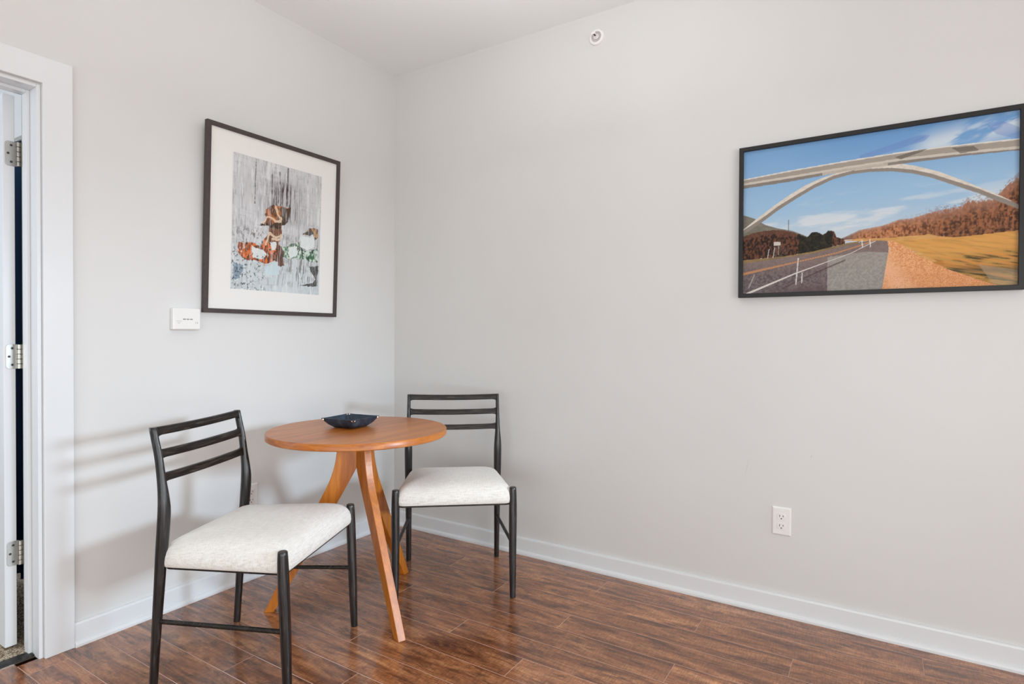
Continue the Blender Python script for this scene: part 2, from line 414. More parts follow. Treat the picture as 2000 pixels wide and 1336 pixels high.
# ---------------------------------------------------------------- wall fittings
def outlet(loc, rotz, label, n):
    t = thing('wall_outlet', label, 'outlet', loc, (0, 0, rotz), group='wall outlets')
    # local: faces -y
    b = new(); prof = [((.0365, .0585), 0), ((.0365, .0585), .0025), ((.0325, .0545), .0062), ((.030, .052), .0065)]
    loft(b, [[(sx*w_, -d, sz*h_) for sx, sz in ((-1, -1), (1, -1), (1, 1), (-1, 1))] for (w_, h_), d in prof])
    obj('cover_plate', b, M['plastic'], t, bevel=0.0008)
    for dz in (.0195, -.0195):
        b = new(); ring = []
        for k in range(32):
            a = 2*PI*k/32; x = .0172*math.cos(a); z = .0172*math.sin(a); z = max(-.0135, min(.0135, z)); ring.append((x, z))
        loft(b, [[(x, -.0060, dz+z) for x, z in ring], [(x, -.0078, dz+z) for x, z in ring], [(x*.95, -.0084, dz+z*.95) for x, z in ring]])
        r = obj('socket', b, M['plastic'], t)
        for sx, hh in ((-.0064, .0042), (.0064, .0034)):
            obj('slot', box(new(), sx-.0012, sx+.0012, -.0087, -.0080, dz+.003-hh, dz+.003+hh), M['slot'], r, label='dark upright slot')
        b = new(); disc_stack(b, [(.0025, 0), (.0025, .0006)], (0, -.0081, dz-.0075), axis='y', seg=16); obj('ground_hole', b, M['slot'], r, label='dark round hole')
    b = new(); disc_stack(b, [(.0028, 0), (.0028, .0008), (.0018, .0012)], (0, -.0063, 0), axis='y', seg=16); obj('screw', b, M['plastic'], t)
outlet((2.1845, 0, 0.392), 0, 'white double outlet low on the wall below the bridge photograph', 0)
outlet((0, -0.972, 0.392), PI/2, 'white double outlet mostly hidden behind the back post of the near chair', 1)

# alarm panel / thermostat
t = thing('thermostat', 'small white wall box with grey print beside the abstract framed print', 'thermostat', (0, -1.283, 1.225))
obj('body', box(new(), 0, .024, -.058, .058, -.046, .046), M['plastic'], t, bevel=0.004, segs=3)
face = obj('faceplate', box(new(), .024, .0255, -.054, .056, -.042, .043), M['plastic'], t, bevel=0.001)
b = new()
for g0, wd in ((-.017, .012), (-.002, .0115), (.0125, .0115)):
    n = 4
    for k in range(n):
        x = g0+k*wd/n; box(b, .0255, .0258, x, x+wd/n*.72, -.004, .001)
obj('printed_line', b, M['print_grey'], face, label='short dark line of print')
if True:
  b = new()
  for k in range(9): box(b, .0255, .0258, -.046+k*.0028, -.046+k*.0028+.0018, -.011, -.0085)
  obj('faint_print', b, M['faint_print'], face, label='faint grey print, upper line at left')
  b = new()
  for k in range(4): box(b, .0255, .0258, -.040+k*.003, -.040+k*.003+.002, -.019, -.016)
  obj('faint_print', b, M['faint_print'], face, label='faint grey print, lower line at left')
  b = new()
  for k in range(2): box(b, .0255, .0258, .036+k*.007, .036+k*.007+.003, -.020, -.012)
  obj('faint_print', b, M['faint_print'], face, label='faint grey print at right')

# sidewall sprinkler
t = thing('fire_sprinkler', 'round white sprinkler head high on the wall near the ceiling', 'sprinkler', (1.338, 0, 2.622))
b = new(); disc_stack(b, [(.040, 0), (.040, .003), (.036, .008), (.026, .010), (.0245, .006), (.0245, .002)], axis='y', seg=48); obj('escutcheon', b, M['plastic'], t, smooth='auto')
b = new(); disc_stack(b, [(.0120, .0031), (.0125, .0040), (.013, .012), (.009, .013), (.009, .020), (.0045, .021)], axis='y', seg=24); obj('sprinkler_body', b, M['plastic'], t, smooth='auto')
b = new(); disc_stack(b, [(.0240, .0012), (.0240, .0030)], axis='y', seg=32); obj('recess_cup', b, M['faint_print'], t, label='grey recess inside the ring')
b = new(); disc_stack(b, [(.0036, .021), (.0032, .036)], axis='y', seg=14); obj('glass_bulb', b, M['slot'], t, label='small dark bulb')
b = new(); box(b, -.010, -.0075, -.040, -.010, -.0015, .0015); box(b, .0075, .010, -.040, -.010, -.0015, .0015); box(b, -.010, .010, -.0432, -.040, -.0015, .0015); obj('yoke', b, M['plastic'], t, bevel=.0008)
b = new(); box(b, -.010, .010, -.046, -.0435, -.003, .007); obj('deflector', b, M['plastic'], t, bevel=.001)

# small scuffs on the right wall (part of the wall)
b = new(); loft(b, [[(2.289, -.0001, .668), (2.293, -.0001, .668), (2.296, -.0001, .678), (2.292, -.0001, .678)], [(2.289, -.0006, .668), (2.293, -.0006, .668), (2.296, -.0006, .678), (2.292, -.0006, .678)]])
obj('scuff_mark', b, M['scuff'], wall_right, label='tiny grey scuff')
b = new(); loft(b, [[(2.041, -.0001, .571), (2.0425, -.0001, .571), (2.054, -.0001, .634), (2.0525, -.0001, .634)], [(2.041, -.0004, .571), (2.0425, -.0004, .571), (2.054, -.0004, .634), (2.0525, -.0004, .634)]])
obj('scuff_mark', b, M['scuff'], wall_right, label='thin grey scratch line')

# ---------------------------------------------------------------- the pictures
def hnoise(x, y, seed):
    """smooth value noise on numpy arrays"""
    xi = np.floor(x).astype(np.int64); yi = np.floor(y).astype(np.int64); fx = x-xi; fy = y-yi
    fx = fx*fx*(3-2*fx); fy = fy*fy*(3-2*fy)
    def h(a, b):
        n = (a*374761393 + b*668265263 + seed*1274126177) & 0x7fffffff
        n = ((n ^ (n >> 13)) * 1274126177) & 0x7fffffff
        return ((n ^ (n >> 16)) & 0xffff)/65535.0
    return (h(xi, yi)*(1-fx)+h(xi+1, yi)*fx)*(1-fy)+(h(xi, yi+1)*(1-fx)+h(xi+1, yi+1)*fx)*fy
def fbm(x, y, seed, o=5):
    s = 0; a = 0.5; t_ = 0
    for k in range(o): s = s+a*hnoise(x*2**k, y*2**k, seed+k*17); t_ += a; a *= .55
    return s/t_
def inside(u, v, P):
    r = np.zeros(u.shape, bool); n = len(P)
    for i in range(n):
        (x1, y1), (x2, y2) = P[i], P[(i+1) % n]
        if y1 == y2: continue
        c_ = ((y1 > v) != (y2 > v)) & (u < (x2-x1)*(v-y1)/(y2-y1)+x1); r ^= c_
    return r
def dist(u, v, P, asp):
    d = np.full(u.shape, 9.0)
    for (x1, y1), (x2, y2) in zip(P[:-1], P[1:]):
        ax, ay, bx, by = x1*asp, y1, x2*asp, y2; px, py = u*asp, v
        L2 = (bx-ax)**2+(by-ay)**2+1e-12; t_ = np.clip(((px-ax)*(bx-ax)+(py-ay)*(by-ay))/L2, 0, 1)
        d = np.minimum(d, np.hypot(px-ax-t_*(bx-ax), py-ay-t_*(by-ay)))
    return d
def S(r, g, b): return np.array(srgb(r, g, b))
def lerp(a, b, t_): return a+(b-a)*t_[..., None]
def put(img, mask, col, k=1.0):
    m = (mask.astype(float)*k)[..., None]; return img*(1-m)+col*m
def sstep(a, b, x): t_ = np.clip((x-a)/(b-a), 0, 1); return t_*t_*(3-2*t_)
def polyline(P, u): xs = [p[0] for p in P]; ys = [p[1] for p in P]; return np.interp(u, xs, ys)

BR = {
 'deck_top': [(0.0, 0.191), (0.196, 0.171), (0.409, 0.157), (0.616, 0.148), (0.776, 0.15), (1.0, 0.162)],
 'deck_mid': [(0.0, 0.219), (0.196, 0.209), (0.409, 0.195), (0.622, 0.187), (0.826, 0.194), (1.0, 0.207)],
 'deck_bot': [(0.0, 0.256), (0.196, 0.247), (0.409, 0.226), (0.622, 0.221), (0.826, 0.222), (1.0, 0.23)],
 'arch_out': [(0.0, 0.545), (0.061, 0.476), (0.13, 0.403), (0.196, 0.339), (0.261, 0.286), (0.324, 0.251), (0.397, 0.224), (0.474, 0.209), (0.561, 0.208), (0.622, 0.221), (0.671, 0.245), (0.75, 0.298), (0.826, 0.366), (0.9, 0.436), (0.953, 0.487), (1.0, 0.541)],
 'arch_in': [(0.0, 0.582), (0.082, 0.506), (0.15, 0.434), (0.228, 0.366), (0.299, 0.309), (0.373, 0.266), (0.445, 0.247), (0.515, 0.249), (0.589, 0.261), (0.66, 0.289), (0.724, 0.328), (0.801, 0.391), (0.876, 0.452), (0.934, 0.507), (1.0, 0.566)],
 'hillL': [(0.0, 0.444), (0.048, 0.474), (0.096, 0.525), (0.15, 0.557), (0.215, 0.584), (0.273, 0.629), (0.299, 0.654), (0.299, 0.706), (0.0, 0.731)],
 'bushL': [(0.0, 0.596), (0.061, 0.57), (0.15, 0.565), (0.222, 0.596), (0.273, 0.635), (0.289, 0.605), (0.311, 0.604), (0.336, 0.626), (0.358, 0.6), (0.379, 0.611), (0.388, 0.649), (0.418, 0.663), (0.422, 0.694), (0.299, 0.733), (0.183, 0.754), (0.0, 0.764)],
 'vergeL': [(0.0, 0.762), (0.183, 0.751), (0.299, 0.731), (0.422, 0.694), (0.486, 0.681), (0.445, 0.707), (0.299, 0.744), (0.0, 0.789)],
 'hillR': [(0.409, 0.658), (0.474, 0.613), (0.56, 0.596), (0.616, 0.567), (0.66, 0.567), (0.718, 0.543), (0.775, 0.528), (0.826, 0.517), (0.846, 0.492), (0.886, 0.494), (0.924, 0.492), (0.948, 0.454), (0.967, 0.421), (0.981, 0.392), (1.001, 0.373), (1.0, 0.7), (0.826, 0.702), (0.583, 0.682), (0.409, 0.667)],
 'strip': [(0.409, 0.672), (0.486, 0.669), (0.583, 0.677), (0.723, 0.673), (0.75, 0.688), (0.826, 0.707), (1.0, 0.689), (1.0, 1.005), (0.943, 1.001), (0.583, 0.702), (0.503, 0.69)],
 'field': [(0.583, 0.699), (0.67, 0.698), (0.826, 0.702), (1.0, 0.687), (1.0, 1.005), (0.943, 1.001), (0.856, 0.926), (0.749, 0.842), (0.66, 0.745)],
 'path': [(0.574, 0.694), (0.599, 0.699), (0.643, 0.744), (0.692, 0.807), (0.785, 0.893), (0.875, 0.956), (0.945, 1.002), (0.557, 1.0), (0.582, 0.747)],
 'road': [(0.486, 0.688), (0.538, 0.687), (0.577, 0.695), (0.582, 0.747), (0.559, 1.0), (0.0, 1.002), (0.0, 0.787), (0.299, 0.744)],
 'road_reflection': [(0.354, 0.775), (0.503, 0.754), (0.58, 0.769), (0.559, 1.0), (0.354, 1.0)],
 'yel': [(0.0, 0.86), (0.228, 0.796), (0.385, 0.752), (0.492, 0.707), (0.529, 0.687)],
 'wht': [(0.02, 0.999), (0.228, 0.871), (0.445, 0.758), (0.503, 0.713), (0.535, 0.69)],
 'edge': [(0.176, 0.97), (0.248, 0.915), (0.348, 0.848), (0.421, 0.802)],
 'p1': [(0.237, 0.773), (0.228, 0.946)],
 'p2': [(0.253, 0.87), (0.252, 0.939)],
 'p3': [(0.485, 0.681), (0.486, 0.727)],
 'p4': [(0.514, 0.679), (0.515, 0.725)],
 'p5': [(0.051, 0.869), (0.027, 0.957)],
 's1': [(0.114, 0.698), (0.108, 0.757)],
 's2': [(0.138, 0.689), (0.132, 0.754)],
 's3': [(0.155, 0.678), (0.154, 0.74)],
 'sign': [(0.134, 0.649), (0.163, 0.651), (0.163, 0.676), (0.134, 0.676)],
 'tree': [(0.196, 0.506), (0.196, 0.587)],
 'cloud': [(0.724, 0.055), (0.776, -0.008), (0.876, 0.011), (0.948, -0.006), (0.967, 0.027), (0.876, 0.076), (0.801, 0.075)],
}
AB = {
 'hat': [(0.337, 0.375), (0.42, 0.325), (0.474, 0.326), (0.618, 0.317), (0.62, 0.35), (0.588, 0.451), (0.533, 0.468), (0.493, 0.497), (0.295, 0.491), (0.346, 0.461)],
 'hatdark': [(0.522, 0.332), (0.618, 0.32), (0.62, 0.35), (0.588, 0.451), (0.533, 0.468), (0.48, 0.489), (0.426, 0.482), (0.518, 0.422)],
 'neck': [(0.387, 0.497), (0.52, 0.479), (0.524, 0.601), (0.498, 0.633), (0.391, 0.635), (0.338, 0.596), (0.375, 0.554)],
 'brim': [(0.289, 0.478), (0.426, 0.482), (0.52, 0.488), (0.494, 0.503), (0.295, 0.493)],
 'body1': [(0.077, 0.645), (0.225, 0.646), (0.301, 0.655), (0.338, 0.596), (0.429, 0.575), (0.484, 0.606), (0.503, 0.755), (0.357, 0.787), (0.105, 0.766), (0.056, 0.718)],
 'body2': [(0.471, 0.626), (0.539, 0.637), (0.572, 0.786), (0.491, 0.803)],
 'white1': [(0.213, 0.661), (0.361, 0.704), (0.355, 0.732), (0.305, 0.76), (0.228, 0.754), (0.207, 0.693)],
 'white2': [(0.391, 0.617), (0.47, 0.612), (0.459, 0.674), (0.419, 0.679)],
 'white3': [(0.623, 0.637), (0.708, 0.613), (0.725, 0.685), (0.654, 0.716), (0.611, 0.687)],
 'white4': [(0.748, 0.536), (0.912, 0.515), (0.93, 0.603), (0.826, 0.635), (0.751, 0.613)],
 'green': [(0.506, 0.651), (0.65, 0.606), (0.735, 0.576), (0.797, 0.648), (0.97, 0.619), (0.974, 0.729), (0.77, 0.714), (0.598, 0.726), (0.514, 0.697)],
 'brown2': [(0.777, 0.517), (0.849, 0.454), (0.971, 0.443), (0.973, 0.518), (0.913, 0.555), (0.911, 0.505)],
 'blue': [(0.017, 0.797), (0.12, 0.827), (0.109, 0.873), (0.074, 0.92), (0.018, 0.933)],
 'dark2': [(0.861, 0.77), (0.98, 0.754), (0.982, 0.935), (0.756, 0.936), (0.926, 0.894), (0.964, 0.871), (0.909, 0.835)],
 'line0': [(0.352, 0.64), (0.388, 0.552), (0.469, 0.58), (0.516, 0.546), (0.51, 0.593), (0.43, 0.594)],
 'line1': [(0.321, 0.474), (0.358, 0.432), (0.41, 0.419), (0.465, 0.454), (0.512, 0.442), (0.518, 0.422), (0.476, 0.391), (0.447, 0.33)],
 'white5': [(0.449, 0.76), (0.358, 0.824), (0.347, 0.88), (0.506, 0.858), (0.518, 0.81)],
 'drip1': [(0.231, 0.012), (0.227, 0.338)],
 'drip2': [(0.412, 0.085), (0.411, 0.243)],
 'drip3': [(0.586, 0.013), (0.583, 0.308)],
 'drip4': [(0.492, 0.06), (0.508, 0.33)],
}

def paint_bridge(u, v):
    asp = 1.46
    n1 = fbm(u*6, v*14, 3); n2 = fbm(u*150, v*110, 5, 3); n3 = fbm(u*40, v*80, 9, 5)
    img = lerp(S(108, 158, 212), S(160, 196, 228), sstep(0.0, 0.45, v)); img = lerp(img, S(212, 220, 228), sstep(0.38, 0.76, v))
    img = lerp(img, S(150, 188, 224), np.exp(-((u-.1)/.25)**2-((v-.1)/.2)**2)*.4)
    cl = sstep(0.50, 0.70, fbm(u*5+v, v*16+u*1.5, 21))*sstep(.30, .55, v)*0.7; img = lerp(img, S(232, 233, 236), cl)
    cw = sstep(0.40, .62, fbm(u*9+v*4, v*16+u*6, 31))*np.exp(-((v-.10-(u-.85)*-.25)/.07)**2)*sstep(.62, .74, u); img = lerp(img, S(216, 226, 236), cw*.9)
    sky_reflection = inside(u, v, [(.47, .135), (.68, .06), (.72, .07), (.70, .10), (.48, .165)]) | inside(u, v, [(.90, .06), (.95, .05), (1, .10), (1, .17), (.93, .12)])
    img = put(img, sky_reflection, S(104, 134, 200), .45)  # ceiling reflections in the glass, painted into the sky as darker blue bands
    cc = sstep(.45, .6, fbm(u*6, v*40, 33))*np.exp(-((v-.70)/.05)**2); img = lerp(img, S(176, 184, 204), cc*.7)
    # right hill and trees
    m = inside(u, v, BR['hillR']); ridge = polyline(BR['hillR'][:15], u)
    trk = fbm(u*190, v*34, 41, 3); fol = fbm(u*130, v*90, 42, 4)
    col = lerp(S(118, 66, 38), S(206, 138, 94), sstep(.34, .66, fol*.6+trk*.4)); rt = sstep(.58, .80, u)
    col = lerp(col, lerp(S(52, 28, 18), S(150, 92, 58), sstep(.34, .66, fol*.5+trk*.5)), rt*.85)
    up = 1-sstep(.0, .05+.05*rt, v-ridge); col = lerp(col, S(186, 132, 108), up*.65)
    col = lerp(col, S(104, 84, 80), (1-sstep(.41, .50, u))*.8)
    low = sstep(.70, .775, v)*(1-rt); col = lerp(col, S(126, 66, 34), low*.5*sstep(.4, .6, fol))
    soft = sstep(-.02, .014, v-ridge-.028*(fbm(u*150, v*40, 44, 4)-.5)*2*(.25+rt)); img = lerp(img, col, m*soft)
    halo = inside(u, v+.045*fbm(u*170, v*120, 47, 3), BR['hillR']) & ~m; img = put(img, halo & (fbm(u*200, v*150, 48, 2) > .5), S(150, 112, 98), .55*rt)
    # left hills
    m = inside(u, v, BR['hillL']); img = put(img, m, lerp(S(104, 98, 88), S(142, 136, 124), n3))
    m = inside(u, v+.016*(fbm(u*120, v*8, 51)-.5), BR['bushL']); col = lerp(S(30, 18, 14), S(112, 68, 48), sstep(.36, .70, fbm(u*170, v*70, 53, 4))); img = put(img, m, col)
    img = put(img, m & (v < polyline(BR['bushL'][:5], u)+.03) & (u < .23), S(116, 76, 62), .5)
    ever = inside(u, v+.02*(fbm(u*110, v*30, 54)-.5), BR['bushL']) & (u+.03*(fbm(u*40, v*30, 58)-.5) > .235) & (u < .37); img = put(img, ever, lerp(S(12, 15, 10), S(52, 50, 34), sstep(.45, .75, fbm(u*130, v*110, 55, 4))), .93)
    tw = dist(u, v, BR['tree'], asp); bran = (np.abs(fbm(u*150, v*90, 57, 3)-.5) < .035) & (np.hypot((u-.163)*asp*1.3, (v-.715)) < .055); img = put(img, (tw < .0022), S(92, 68, 58), .7); img = put(img, bran, S(128, 110, 106), .5)
    img = put(img, inside(u, v, BR['vergeL']), lerp(S(112, 92, 60), S(170, 140, 96), n3))
    # fields
    base_f = inside(u, v, BR['strip']) | ((v > .775) & (u > .50)); img = put(img, base_f, lerp(S(200, 140, 76), S(232, 184, 118), n3))
    m = inside(u, v, BR['field']) | ((v > .84) & (u > .60)); fb = fbm(u*16, (v-.30*u)*110, 61, 5); col = lerp(S(66, 62, 30), S(196, 146, 76), sstep(.32, .60, fb)); col = lerp(col, S(222, 148, 70), sstep(.48, .66, fbm(u*9, (v-.45*u)*60, 63))*.65)
    col = lerp(col, S(228, 166, 88), (1-sstep(.0, .07, v-polyline([(0.5, .79), (.75, .785), (1, .745)], u)))*.75)
    col = lerp(col, S(74, 68, 52), np.exp(-((v-.915+.10*(1-u))/.022)**2)*sstep(.72, .9, u)*.7); img = put(img, m, col)
    img = put(img, inside(u, v, [(.88, .87), (1, .915), (1, 1), (.93, 1)]), S(178, 160, 134), .45)
    bld = ((np.abs(u-.545) < .02) | (np.abs(u-.60) < .006)) & (np.abs(v-.772) < .006); img = put(img, bld & (n2 > .42), S(236, 230, 224), .9)
    wob = .006*(fbm(u*120, v*120, 65, 3)-.5)
    m = inside(u+wob, v+wob, BR['path']); gr = fbm(u*330, v*270, 67, 2); col = lerp(S(212, 134, 78), S(244, 184, 134), sstep(.25, .75, gr))
    col = lerp(col, S(244, 188, 150), np.exp(-((u-.56-(v-.84)*.42)/.05)**2)*.75); col = lerp(col, S(170, 84, 38), sstep(.62, .7, gr)*.6*sstep(.86, .95, v)); img = put(img, m, col)
    # road
    m = inside(u, v, BR['road']); col = lerp(S(92, 80, 84), S(128, 114, 116), sstep(.2, .8, n2)); col = lerp(col, S(142, 122, 116), (1-sstep(.78, .9, v))*.6)
    col = lerp(col, S(98, 72, 76), sstep(.92, 1.0, v)*sstep(.05, .3, u)*.6); img = put(img, m, col)
    img = put(img, inside(u, v, BR['road_reflection']), lerp(S(152, 146, 141), S(172, 166, 160), sstep(.2, .8, n2)), .85)  # reflection in the glass, painted into the print as a paler patch of road
    wdt = .004+.012*np.clip((v-.79)/.2, 0, 1)
    d = dist(u, v, BR['yel'], asp); img = put(img, (d < wdt*1.0), S(214, 150, 98), .85)
    img = put(img, (d > wdt*.2) & (d < wdt*.45), S(150, 112, 96), .7)
    d = dist(u, v, BR['edge'], asp); img = put(img, d < .005, S(84, 58, 58), .7)
    d = dist(u, v, BR['wht'], asp); img = put(img, d < wdt*.45, S(228, 218, 212), .95)
    for k, wd, cc in (('p1', .0036, 226), ('p2', .0032, 220), ('p3', .003, 226), ('p4', .003, 226), ('p5', .0035, 176), ('s1', .003, 190), ('s2', .003, 190), ('s3', .002, 170)):
        img = put(img, dist(u, v, BR[k], asp) < wd, S(cc, cc-4, cc-8), .85)
    img = put(img, inside(u, v, BR['sign']), S(220, 208, 200), .9)
    # arch and deck
    ao, ai = polyline(BR['arch_out'], u), polyline(BR['arch_in'], u)
    con = lerp(S(206, 194, 182), S(240, 230, 218), fbm(u*90, v*90, 71, 3)); m = (v > ao) & (v < ai)
    img = put(img, m, con); und = m & (v > ai-.020-.010*np.abs(u-.5)*2); img = put(img, und, S(134, 122, 114), .9)
    dt, dm, db = polyline(BR['deck_top'], u), polyline(BR['deck_mid'], u), polyline(BR['deck_bot'], u)
    m = (v > dt) & (v < db); img = put(img, m, lerp(S(180, 168, 156), S(200, 190, 180), n2))
    img = put(img, m & (v < dt+.007), S(228, 222, 214)); img = put(img, (v > dt+.010) & (v < dm), S(160, 148, 138), .8)
    img = put(img, (v > dm) & (v < dm+.014), S(212, 202, 190), .8)
    lowr = (v > dm+.016) & (v < db) & ((u > .575) | (u < .33)); img = put(img, lowr, S(118, 108, 102), .8)
    dk = inside(u, v, [(.60, .175), (.66, .155), (.72, .145), (.69, .165), (.62, .195)]) | inside(u, v, [(.79, .165), (.86, .17), (.88, .20), (.82, .205)]); img = put(img, dk & m, S(96, 86, 78), .75)
    return img

def paint_abstract(u, v):
    asp = .80
    n1 = fbm(u*5, v*5, 103); n2 = fbm(u*90, v*14, 105, 5); n3 = fbm(u*50, v*50, 107, 4); n4 = fbm(u*9, v*80, 109, 4)
    img = lerp(S(196, 194, 198), S(222, 219, 222), n1); img = lerp(img, S(206, 218, 222), sstep(.5, .95, v)*.7)
    img = lerp(img, S(128, 126, 132), sstep(.56, .70, n2)*.38); img = lerp(img, S(168, 166, 168), sstep(.62, .75, n4)*.4)
    img = lerp(img, S(240, 240, 242), sstep(.60, .75, fbm(u*30, v*8, 111))*.6)
    # dripping scratches from the top
    env = np.exp(-((u-.54)/.17)**2)*sstep(.08, .2, v)*(1-sstep(.38, .5, v))
    img = lerp(img, S(150, 134, 132), env*.35); img = lerp(img, S(54, 38, 42), sstep(.47, .56, fbm(u*85, v*9, 113, 4))*env*.95)
    env = np.exp(-((u-.3)/.3)**2)*sstep(.50, .56, v)*(1-sstep(.70, .78, v)); img = lerp(img, S(84, 66, 58), sstep(.54, .62, fbm(u*60, v*40, 115, 4))*env*.8)
    env = np.exp(-((u-.75)/.22)**2)*sstep(.48, .6, v)*(1-sstep(.90, .98, v)); img = lerp(img, S(74, 72, 70), sstep(.55, .63, fbm(u*80, v*16, 117, 4))*env*.7)
    for k, wd in (('drip1', .004), ('drip2', .005), ('drip3', .008), ('drip4', .004)):
        d = dist(u, v, AB[k], asp)+.010*(fbm(u*10, v*50, 119, 3)-.45); img = put(img, d < wd, S(56, 46, 50), .75)
    wu, wv = u+.018*(fbm(u*22, v*22, 121, 3)-.5)*2, v+.014*(fbm(u*22, v*22, 123, 3)-.5)*2
    P = lambda k: inside(wu, wv, AB[k])
    img = put(img, P('green'), lerp(S(58, 104, 70), S(206, 224, 210), sstep(.38, .58, fbm(u*26, v*26, 125, 4))), .95)
    img = put(img, P('green') & (fbm(u*40, v*30, 126, 4) > .60), S(24, 40, 30), .9)
    img = put(img, P('body1'), lerp(S(140, 62, 20), S(226, 112, 38), sstep(.36, .60, fbm(u*30, v*26, 127, 4))), .97)
    img = put(img, P('body1') & (fbm(u*34, v*40, 128, 4) > .60), S(70, 50, 30), .9)
    img = put(img, P('body1') & (fbm(u*24, v*24, 129, 3) < .33), S(238, 208, 190), .7)
    img = put(img, P('body2'), lerp(S(48, 30, 20), S(120, 66, 34), n3), .95)
    img = put(img, P('neck'), lerp(S(84, 48, 24), S(142, 84, 40), n3), .95)
    img = put(img, P('hat'), lerp(S(84, 46, 18), S(190, 110, 50), sstep(.36, .66, fbm(u*26, v*26, 131, 4))), .97)
    img = put(img, P('hatdark'), S(66, 48, 30), .95); img = put(img, P('brim'), S(44, 30, 22), .9)
    img = put(img, P('brown2'), lerp(S(60, 50, 44), S(190, 140, 90), sstep(.45, .6, fbm(u*30, v*30, 133, 3))), .9)
    img = put(img, P('dark2'), S(62, 60, 58), .95); img = put(img, P('blue'), lerp(S(64, 84, 104), S(150, 176, 196), n3), .85)
    for k in ('white1', 'white2', 'white3', 'white4'): img = put(img, P(k), lerp(S(214, 228, 226), S(242, 240, 242), n3), .95)
    img = put(img, P('white5'), S(206, 224, 232), .8)
    for k, wd in (('line0', .009), ('line1', .008)):
        img = put(img, dist(wu, wv, AB[k], asp) < wd, S(236, 206, 176), .85)
    sp = (fbm(u*70, v*70, 135, 3) > .66) & (u < .35) & (v > .72); img = put(img, sp, S(46, 52, 58), .8)
    fr = sstep(.58, .66, fbm(u*120, v*8, 137, 4))*.35; img = lerp(img, S(240, 238, 240), fr)
    return img

def picture_print(name, w_, h_, nx, ny, fn, parent, place):
    """a sheet of paper whose ink sits in a colour attribute; place(u, v) gives the local point"""
    uu, vv = np.meshgrid(np.linspace(0, 1, nx), np.linspace(0, 1, ny)); col = np.clip(fn(uu, vv), 0, 1)
    o0, o1, o2 = np.array(place(0, 0)), np.array(place(1, 0)), np.array(place(0, 1))
    co = o0+uu[..., None]*(o1-o0)+vv[..., None]*(o2-o0)
    idx = np.arange(nx*ny).reshape(ny, nx)
    F = np.stack([idx[1:, :-1], idx[1:, 1:], idx[:-1, 1:], idx[:-1, :-1]], -1).reshape(-1, 4)
    me = bpy.data.meshes.new(name); me.from_pydata(co.reshape(-1, 3).tolist(), [], F.tolist()); me.update()
    ca = me.color_attributes.new('ink', 'FLOAT_COLOR', 'POINT')
    ca.data.foreach_set('color', np.concatenate([col.reshape(-1, 3), np.ones((nx*ny, 1))], 1).ravel())
    me.materials.append(M['print']); o = bpy.data.objects.new(name, me); C.objects.link(o); o.parent = parent; return o

def frame_mesh(w_, h_, b_, d_, mat, t):
    """local frame: x across (centre 0), z up from 0, faces -y with depth d_"""
    bm = new(); X = w_/2
    o = [(-X, 0), (X, 0), (X, h_), (-X, h_)]; i = [(-X+b_, b_), (X-b_, b_), (X-b_, h_-b_), (-X+b_, h_-b_)]
    def ring(P, y): return [bm.verts.new((p[0], y, p[1])) for p in P]
    r = [ring(o, 0), ring(o, -d_), ring(i, -d_), ring(i, 0)]
    for a, b in ((0, 1), (1, 2), (2, 3), (3, 0)):
        for k in range(4): q = (k+1) % 4; bm.faces.new((r[a][k], r[a][q], r[b][q], r[b][k]))
    return obj('frame', bm, mat, t, bevel=0.0012)

# bridge photograph on the right wall
W2, H2 = 0.9300, 0.6350; x0, x1, z0 = 2.0105, 2.9405, 1.3250
t = thing('framed_photograph', 'black framed colour photograph of a white arch bridge over a country road', 'picture', ((x0+x1)/2, -0.004, z0))
frame_mesh(W2, H2, 0.0170, 0.0260, M['frame_black'], t)
bb = 0.0165
obj('backing_board', box(new(), -W2/2+bb, W2/2-bb, -.012, -.004, bb, H2-bb), M['frame_black'], t)
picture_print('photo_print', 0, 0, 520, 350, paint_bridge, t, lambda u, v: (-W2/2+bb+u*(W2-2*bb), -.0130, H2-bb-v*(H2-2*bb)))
obj('glazing', box(new(), -W2/2+bb, W2/2-bb, -.0185, -.0165, bb, H2-bb), M['glass'], t, label='clear reflecting glass')

# abstract print on the left wall, top edge leaning off the wall
W1, H1 = 0.7360, 0.8385; yc = -(1.209+0.473)/2
t = thing('framed_art_print', 'dark brown framed abstract print with wide white mount, leaning off the wall', 'picture', (0.0015, yc, 1.2570), (0, math.radians(2.15), 0))
t.rotation_euler = (0, 0, 0)
t.matrix_world = Matrix.Translation((0.0015, yc, 1.2570)) @ Matrix.Rotation(math.radians(2.15), 4, 'Y') @ Matrix.Rotation(PI/2, 4, 'Z')
frame_mesh(W1, H1, 0.0195, 0.0215, M['frame_brown'], t)
bb = 0.018
obj('mount_board', box(new(), -W1/2+bb, W1/2-bb, -.012, -.004, bb, H1-bb), M['mount'], t)
pl, pr, pb, pt = -0.366+0.125, 0.366-0.113, 0.113, 0.731
ART = dict(l=pl, r=pr, b=pb, t=pt)
picture_print('art_print', 0, 0, 300, 380, paint_abstract, t, lambda u, v: (pl+u*(pr-pl), -.0126, pt-v*(pt-pb)))
obj('glazing', box(new(), -W1/2+bb, W1/2-bb, -.0175, -.0155, bb, H1-bb), M['glass'], t, label='clear reflecting glass')

